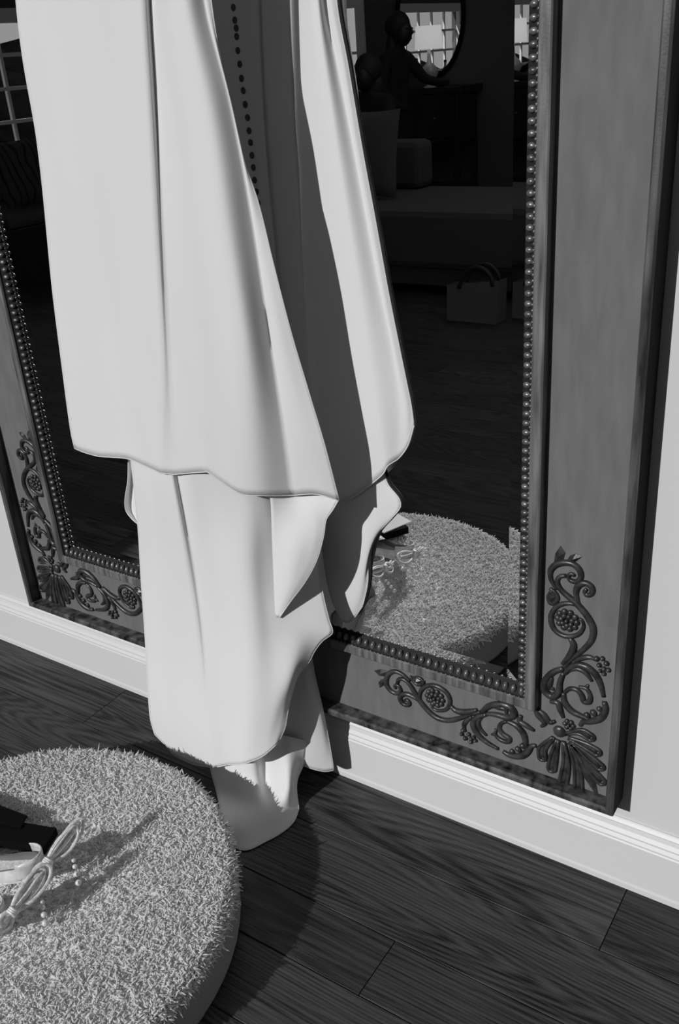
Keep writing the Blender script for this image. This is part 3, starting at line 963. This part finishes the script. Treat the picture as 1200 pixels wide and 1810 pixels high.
def shoe(back, toe_dir, label, bow_at, pearl_a, pearl_b):
    root = empty('heeled_shoe', (back[0], back[1], ZT))
    tag(root, label, 'shoe', 'pair of satin heels on the shag ottoman')
    ang = math.atan2(toe_dir[1], toe_dir[0])
    root.rotation_euler = (0, 0, ang)
    # local: x to the toe, back at x=0
    L = .225
    xs = np.linspace(0, L, 26)
    def half(x):
        s = x / L
        return .001 + .031 * (math.sin(min(1, s * 4.2) * math.pi / 2) ** .6) * (1 - .22 * math.sin(min(1, s / .55) * math.pi)) * (1 if s < .66 else max(.02, 1 - ((s - .66) / .34) ** 1.7))
    def sole(x):
        s = x / L
        return .030 * (1 - s / .62) ** 1.25 if s < .62 else 0.0
    def wall(x):
        s = x / L
        return .038 - .012 * math.sin(min(1, s / .5) * math.pi / 2) + (.012 * max(0, (s - .55) / .2) if s < .75 else .012 - .02 * ((s - .75) / .25))
    outer, inner, insole, solem = MB(), MB(), MB(), MB()
    na = 11
    ro, ri = [], []
    for x in xs:
        w, z0, h = half(x), sole(x) + .003, wall(x)
        s = x / L
        openw = 1.0 if s < .58 else max(0.0, 1 - (s - .58) / .1)
        span = math.pi / 2 * (1 - .0 * openw)
        g1, g2 = [], []
        for k in range(na):
            t = -1 + 2 * k / (na - 1)
            if openw > 0.02:
                # wall: rises from the sole on each side, open between
                side = -1 if t < 0 else 1
                u = 1 - abs(t)
                lim = .62 if openw == 1 else .62 + .38 * (1 - openw)
                u = u * lim
            else:
                side = -1 if t < 0 else 1
                u = 1 - abs(t)
            phi = u * math.pi / 2
            yy = side * w * math.cos(phi) ** .75
            zz = z0 + h * math.sin(phi) ** 1.1
            if abs(t) < 1e-6 and openw > .02: yy = 0
            g1.append((x, yy, zz)); g2.append((x, yy * .9, z0 + .001 + (zz - z0) * .97))
        ro.append(g1); ri.append(g2)
    for G, mb in ((ro, outer), (ri, inner)):
        for g in G: mb.v += g
        for i in range(len(G) - 1):
            s = xs[i] / L
            for k in range(na - 1):
                if s < .58 and k in (na // 2 - 1, na // 2): continue
                a = i * na + k
                mb.f.append((a, a + 1, a + 1 + na, a + na))
    # heel cup at the back
    z0, h, w = sole(0) + .003, wall(0), half(xs[2])
    upper = outer.build('upper', M['satin'], root, True)
    inner.build('lining', M['lining'], root, True)
    v = []
    for x in xs: v += [(x, -half(x) * .97, sole(x) + .004), (x, half(x) * .97, sole(x) + .004), (x, half(x), sole(x)), (x, -half(x), sole(x))]
    f = []
    for i in range(len(xs) - 1):
        a = i * 4
        for k in range(4): f.append((a + k, a + (k + 1) % 4, a + 4 + (k + 1) % 4, a + 4 + k))
    f += [(0, 1, 2, 3), tuple(len(v) - 4 + k for k in (3, 2, 1, 0))]
    MB().add(v, f).build('sole', M['ribbon'], root)
    cup = MB()
    n_ = 13
    cv = []
    for j in range(6):
        u = j / 5
        for k in range(n_):
            t = -math.pi / 2 + math.pi * k / (n_ - 1)
            rr = .027 * (1 - .1 * u)
            cv.append((.03 - (.030 + .003 * u) * math.cos(t), rr * math.sin(t), sole(.005) + .003 + u * (.036 - .008 * (1 - math.cos(t)))))
    cf = [(j * n_ + k, j * n_ + k + 1, (j + 1) * n_ + k + 1, (j + 1) * n_ + k) for j in range(5) for k in range(n_ - 1)]
    cup.add(cv, cf)
    cu = cup.build('heel_counter', M['satin'], root, True)
    sd = cu.modifiers.new('thickness', 'SOLIDIFY'); sd.thickness = .002
    MB().tube([cv[5 * n_ + k] for k in range(n_)], .0014, 6).build('topline', M['ribbon'], cu, True)
    MB().lathe([(.0055, 0), (.0045, .010), (.006, .018), (.014, .032)], 12, (.018, 0, .0)).build('heel', M['satin'], root, True)
    # layered ribbon bow at the back, loops to both sides, pearls hanging below it
    inv = (Matrix.Translation(root.location) @ Matrix.Rotation(ang, 4, 'Z')).inverted()
    c0 = np.array(inv @ Vector(bow_at))
    ax = np.array((inv.to_3x3() @ Vector((0, .93, .30))).normalized())
    wd_ = np.array((inv.to_3x3() @ Vector((.78, .19, -.58))).normalized())
    dp = np.cross(ax, wd_)
    bow = empty('bow', tuple(c0), root)
    for sgn, cnt, l0, l1 in ((1, 13, .058, .088), (-1, 6, .022, .040)):
        for k in range(cnt):
            ln = random.uniform(l0, l1); wd = random.uniform(.004, .018) * (ln / .08) ** .5; o1 = random.uniform(-.006, .006); o2 = random.uniform(-.004, .010)
            P = []
            for t in np.linspace(0, 2 * math.pi, 26):
                u = (1 - math.cos(t)) / 2
                P.append(ax * sgn * ln * u + wd_ * (wd * math.sin(t) * (.55 + .45 * u) + o1 * math.sin(math.pi * min(1, u * .9))) + dp * (o2 * math.sin(math.pi * u * .8) + .003 * math.sin(t)))
            MB().tube(P, random.uniform(.0020, .0034), 6, flat=.3, flat_axis=tuple(dp)).build('ribbon_loop', M['ribbon'], bow, True)
    for k in range(3):
        MB().tube([ax * (.003 * (k - 1)) + wd_ * .007 * math.cos(t) + dp * .007 * math.sin(t) for t in np.linspace(0, 2 * math.pi, 14)], .0024, 6).build('knot', M['ribbon'], bow, True)
    for k in range(3):
        e = ax * (-.045 - .012 * k) + wd_ * (-.012 + .004 * k) - dp * .004
        MB().tube([ax * 0, e * .5 + dp * .003, e], .0022, 6, flat=.3, flat_axis=tuple(dp)).build('ribbon_tail', M['ribbon'], bow, True)
    for k, r in enumerate((.0034, .0041, .0047, .0053)):
        t = (0, .26, .58, .96)[k]
        p = Vector(pearl_a) * (1 - t) + Vector(pearl_b) * t
        MB().ball((0, 0, 0), r, 14, 9).build('pearl', M['pearl'], root, True).location = inv @ p
    return root


def sp(px, py, h): return tuple(atz(px, py, ZT + h))


SH1 = sp(74, 1534, .035); SH2 = sp(6, 1626, .035)
shoe(SH1, (-.93, -.36), 'satin heel with pearl-trimmed bow nearer the mirror', sp(84, 1524, .052), sp(130, 1521, .038), sp(139, 1562, .006))
shoe(SH2, (-.93, -.36), 'satin heel with pearl-trimmed bow at the left picture edge', sp(22, 1612, .052), sp(74, 1594, .038), sp(80, 1633, .006))

# flat black box and its lid beside the shoes
def slab(name, pxs, zb, h, m, label, cat):
    P = [atz(x, y, zb + h) for x, y in pxs]
    v = [(p[0], p[1], zb + h) for p in P] + [(p[0], p[1], zb) for p in P]
    k = len(P)
    f = [tuple(range(k)), tuple(range(k, 2 * k))[::-1]] + [(i, i + k, (i + 1) % k + k, (i + 1) % k) for i in range(k)]
    o = MB().add(v, f).build(name, m, None, False, .0008)
    return tag(o, label, cat)


slab('black_box', [(-75, 1474), (-58, 1437), (100, 1463), (76, 1499)], ZT, .016, M['black'], 'flat black box lying beside the bows on the ottoman', 'box')
slab('black_folder', [(-75, 1436), (-55, 1402), (48, 1441), (36, 1462)], ZT + .0165, .004, M['black'], 'thin black folder resting on the flat black box', 'folder')

def flat(name, pts, z0, h, m, label, cat):
    k = len(pts)
    v = [(x, y, z0 + h) for x, y in pts] + [(x, y, z0) for x, y in pts]
    f = [tuple(range(k))[::-1], tuple(range(k, 2 * k))] + [(i, (i + 1) % k, (i + 1) % k + k, i + k) for i in range(k)]
    return tag(MB().add(v, f).build(name, m, None, False, .0006), label, cat)


flat('jewel_case', [(.555, -.835), (.50, -.745), (.41, -.80), (.465, -.89)], ZT, .020, M['black'], 'flat black case under the white card, seen in the mirror', 'case')
flat('white_card', [(.550, -.862), (.515, -.770), (.41, -.815), (.445, -.905)], ZT + .0205, .003, M['paper'], 'white card on the black case, seen in the mirror by the heels', 'card')

# ------------------------------------------------------------------ the dim room behind the camera, seen in the mirror
def soft_box(mb, x0, x1, y0, y1, z0, z1): return mb.box(x0, x1, y0, y1, z0, z1)


def vy(Y): return 2 * YG - Y


sofa = empty('daybed', (-.4, vy(4.0), 0))
tag(sofa, 'long low daybed with pale cover reflected in the mirror', 'daybed')
so = Vector((-.4, vy(4.0), 0))


def part(root, ro, name, mb, m, bevel=0, smooth=False):
    o = mb.build(name, m, root, smooth, bevel); o.location = -ro; return o


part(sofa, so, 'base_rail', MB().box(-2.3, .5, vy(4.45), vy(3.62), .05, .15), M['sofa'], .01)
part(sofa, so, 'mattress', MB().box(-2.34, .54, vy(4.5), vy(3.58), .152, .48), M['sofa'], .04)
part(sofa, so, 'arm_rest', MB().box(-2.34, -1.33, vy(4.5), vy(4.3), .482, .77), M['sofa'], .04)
for x in (-2.25, .45):
    for y in (vy(4.4), vy(3.68)):
        part(sofa, so, 'leg', MB().box(x - .03, x + .03, y - .03, y + .03, 0, .05), M['dark_wood'])


def pillow(name, c, sx, sz, t, rz, tilt, m, label):
    n_ = 14; v = []; f = []
    for side in (-1, 1):
        for i in range(n_ + 1):
            for j in range(n_ + 1):
                u, w = -1 + 2 * i / n_, -1 + 2 * j / n_
                bul = ((1 - u * u) * (1 - w * w)) ** .45
                pin = 1 - .07 * (1 - abs(u)) * 0 - .06 * (1 - u * u) * (w * w) - .06 * (1 - w * w) * (u * u)
                v.append((u * sx * pin, side * t * bul, w * sz * pin))
    k = (n_ + 1) ** 2
    for s in range(2):
        for i in range(n_):
            for j in range(n_):
                a = s * k + i * (n_ + 1) + j
                q = (a, a + 1, a + n_ + 2, a + n_ + 1)
                f.append(q if s else q[::-1])
    o = MB().add(v, f).build(name, m, None, True)
    o.location = c; o.rotation_euler = (tilt, 0, rz)
    return tag(o, label, 'cushion')


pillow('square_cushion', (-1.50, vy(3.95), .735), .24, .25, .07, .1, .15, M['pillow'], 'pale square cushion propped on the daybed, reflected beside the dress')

bag = empty('tote_bag', (-.40, vy(3.2), 0))
tag(bag, 'pale tote bag with dark handle on the floor before the daybed', 'bag')
bv = [(-.15, -.06, .002), (.13, -.06, .002), (.13, .06, .002), (-.15, .06, .002), (-.165, -.035, .17), (.14, -.045, .215), (.135, .04, .22), (-.16, .035, .18)]
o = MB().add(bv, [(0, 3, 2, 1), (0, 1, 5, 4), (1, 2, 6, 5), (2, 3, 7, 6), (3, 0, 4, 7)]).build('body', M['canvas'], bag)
sd = o.modifiers.new('t', 'SOLIDIFY'); sd.thickness = .004
MB().box(-.155, .13, -.03, .03, .12, .19).build('dark_contents', M['leather'], bag, False, .02)
for yy in (-.04, .04):
    MB().tube(spline([(-.09, .17, 0), (-.05, .25, 0), (.03, .28, 0), (.09, .24, 0), (.10, .19, 0)], 16)[:, [0, 2, 1]] + np.array([0, yy, 0]), .012, 8, flat=.5).build('handle', M['leather'], bag, True)

con = empty('console_table', (-2.5, YB + .25, 0))
tag(con, 'dark console table below the oval mirror, in reflection', 'table')
MB().box(-.62, .44, -.22, .2, .93, .98).build('top', M['dark_wood'], con, False, .006)
MB().box(-.58, .40, -.19, .19, .55, .93).build('cabinet', M['dark_wood'], con, False, .004)
for x in (-.4, .2):
    d = MB().box(x - .17, x + .17, .19, .205, .59, .9).build('drawer', M['dark_wood'], con, False, .004)
    MB().ball((x, .215, .745), .014, 10, 6).build('knob', M['lip'], d, True)
for x in (-.56, .38):
    for y in (-.17, .17):
        MB().box(x - .022, x + .022, y - .022, y + .022, 0, .55).build('leg', M['dark_wood'], con)
MB().box(-.58, .40, -.18, .18, .16, .19).build('shelf', M['dark_wood'], con)

lamp = empty('table_lamp', (-2.36, YB + .42, .98))
tag(lamp, 'table lamp with white drum shade on the console, in reflection', 'lamp')
MB().lathe([(.055, 0), (.05, .012), (.022, .02), (.05, .06), (.075, .11), (.06, .155), (.02, .19), (.014, .24), (.014, .30)], 28).build('base', M['lamp_glass'], lamp, True)
sh = MB().lathe([(.115, .29), (.105, .46)], 32, close=False).build('shade', M['shade'], lamp, True)
sd = sh.modifiers.new('t', 'SOLIDIFY'); sd.thickness = .003
MB().tube([(0, 0, .30), (0, 0, .36)], .006, 8).build('socket', M['lip'], lamp)

om = empty('oval_mirror', (-2.56, YB, 1.52))
tag(om, 'dark framed oval mirror on the far wall, in reflection', 'mirror')
ov = MB()
for k in range(48):
    t = 2 * math.pi * k / 48; ov.v.append((.30 * math.cos(t), .018, .46 * math.sin(t)))
ov.f.append(tuple(range(48))[::-1])
ov.build('glass', M['mirror'], om)
MB().tube([(.315 * math.cos(t), .02, .475 * math.sin(t)) for t in np.linspace(0, 2 * math.pi, 49)], .02, 8, flat_axis=(0, 1, 0)).build('frame', M['black'], om, True)


def bottle(x, y, z, label):
    b_ = empty('glass_bottle', (x, y, z)); tag(b_, label, 'bottle')
    MB().lathe([(.03, 0), (.034, .02), (.034, .10), (.012, .14), (.012, .17)], 16).build('body', M['lamp_glass'], b_, True)
    MB().lathe([(.013, .17), (.013, .19)], 12).build('stopper', M['dark_wood'], b_, True)


bottle(-2.62, YB + .40, .98, 'small glass bottle on the console beside the lamp')

# window seat and patterned cushion under the paned window
ws = empty('window_seat', (XL + .3, -3.9, 0))
tag(ws, 'dark window seat under the paned window, in reflection', 'bench')
MB().box(-.28, .28, -.9, 1.1, 0, .40).build('box', M['dark_wood'], ws, False, .006)
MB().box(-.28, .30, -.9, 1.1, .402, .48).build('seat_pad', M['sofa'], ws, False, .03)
c1 = pillow('patterned_cushion', (XL + .22, -3.42, .70), .25, .22, .07, math.pi / 2, -.18, M['pattern'], 'dark scroll-patterned cushion under the paned window')
c2 = pillow('patterned_cushion', (XL + .22, -3.92, .70), .25, .22, .07, math.pi / 2, -.18, M['pattern'], 'second scroll-patterned cushion, nearer the dress edge')


def person(loc, rz, joints, edges, label, hair_len):
    me = bpy.data.meshes.new('person_body')
    bm = bmesh.new()
    lay = bm.verts.layers.skin.verify()
    vs = {}
    for k, (p, r) in joints.items():
        v = bm.verts.new(p); vs[k] = v
        v[lay].radius = (r, r) if not isinstance(r, tuple) else r
        v[lay].use_root = (k == 'pelvis')
    for a, c in edges: bm.edges.new((vs[a], vs[c]))
    bm.to_mesh(me); bm.free()
    root = obj('person', me, M['dark_cloth'])
    s_ = root.modifiers.new('skin', 'SKIN'); s_.use_smooth_shade = True
    sb = root.modifiers.new('sub', 'SUBSURF'); sb.levels = 1; sb.render_levels = 2
    root.location = loc; root.rotation_euler = (0, 0, rz)
    h = Vector(joints['head'][0])
    q = MB().ball((h[0], h[1] - .02, h[2] + .03), (.092, .105, .105), 16, 10)
    q.ball((h[0], h[1] - .06, h[2] - .06 - hair_len / 2), (.085, .06, .09 + hair_len / 2), 14, 8)
    q.build('hair', M['hair'], root, True)
    fc = MB().ball((h[0], h[1] + .02, h[2] - .02), (.068, .085, .10), 16, 10)
    fc.ball((h[0], h[1] + .108, h[2] - .02), (.012, .018, .02), 8, 6)
    for s in (-1, 1):
        fc.ball((h[0] + s * .03, h[1] + .09, h[2] + .005), (.013, .012, .007), 8, 6)
        fc.ball((h[0] + s * .072, h[1] + .0, h[2] - .015), (.010, .018, .028), 8, 6)
    fc.ball((h[0], h[1] + .095, h[2] - .065), (.022, .010, .007), 8, 6)
    fc.build('face', M['leather'], root, True)
    return tag(root, label, 'person')


stand = {'pelvis': ((0, 0, .88), (.15, .11)), 'waist': ((0, .02, 1.0), (.125, .095)), 'chest': ((0, .05, 1.16), (.15, .105)), 'neck': ((0, .08, 1.29), .05), 'head': ((0, .11, 1.42), .075),
         'shl': ((-.15, .06, 1.22), .06), 'ell': ((-.24, .08, 1.0), .042), 'wrl': ((-.20, .22, .88), .03), 'hal': ((-.19, .29, .87), .028),
         'shr': ((.15, .07, 1.22), .06), 'elr': ((.22, .18, 1.06), .042), 'wrr': ((.20, .36, 1.02), .03), 'har': ((.19, .43, 1.03), .026),
         'hpl': ((-.09, 0, .80), .09), 'knl': ((-.10, .02, .45), .06), 'anl': ((-.10, -.02, .08), .04), 'tol': ((-.11, .14, .03), .03),
         'hpr': ((.09, 0, .80), .09), 'knr': ((.10, .02, .45), .06), 'anr': ((.10, -.02, .08), .04), 'tor': ((.11, .14, .03), .03)}
edg = [('pelvis', 'waist'), ('waist', 'chest'), ('chest', 'neck'), ('neck', 'head'), ('chest', 'shl'), ('shl', 'ell'), ('ell', 'wrl'), ('wrl', 'hal'), ('chest', 'shr'), ('shr', 'elr'), ('elr', 'wrr'), ('wrr', 'har'),
       ('pelvis', 'hpl'), ('hpl', 'knl'), ('knl', 'anl'), ('anl', 'tol'), ('pelvis', 'hpr'), ('hpr', 'knr'), ('knr', 'anr'), ('anr', 'tor')]
person((-2.46, vy(5.9), 0), -1.5, stand, edg, 'person in dark clothes standing with an arm out towards the lamp', .16)
sit = {'pelvis': ((0, 0, .60), (.15, .11)), 'waist': ((0, .0, .72), (.125, .095)), 'chest': ((0, .02, .88), (.15, .105)), 'neck': ((0, .03, 1.02), .05), 'head': ((0, .06, 1.15), .075),
       'shl': ((-.16, .02, .96), .06), 'ell': ((-.22, .08, .74), .042), 'wrl': ((-.10, .26, .68), .03), 'hal': ((-.05, .32, .68), .028),
       'shr': ((.16, .02, .96), .06), 'elr': ((.22, .08, .74), .042), 'wrr': ((.10, .26, .68), .03), 'har': ((.05, .32, .68), .026),
       'hpl': ((-.10, .06, .57), .085), 'knl': ((-.12, .42, .52), .06), 'anl': ((-.12, .42, .09), .04), 'tol': ((-.12, .56, .03), .03),
       'hpr': ((.10, .06, .57), .085), 'knr': ((.12, .42, .52), .06), 'anr': ((.12, .42, .09), .04), 'tor': ((.12, .56, .03), .03)}
person((-2.1, vy(5.05), 0), .2, sit, edg, 'person in dark clothes seated beyond the daybed, in reflection', .05)
st = empty('stool', (-2.1, vy(5.05), 0)); tag(st, 'dark stool under the seated person', 'stool')
MB().lathe([(.19, .40), (.2, .42), (.2, .445), (.18, .45)], 24).build('seat', M['dark_wood'], st, True)
for k in range(4):
    a = math.pi / 4 + k * math.pi / 2
    MB().tube([(.18 * math.cos(a), .18 * math.sin(a), 0), (.13 * math.cos(a), .13 * math.sin(a), .40)], .018, 8).build('leg', M['dark_wood'], st)
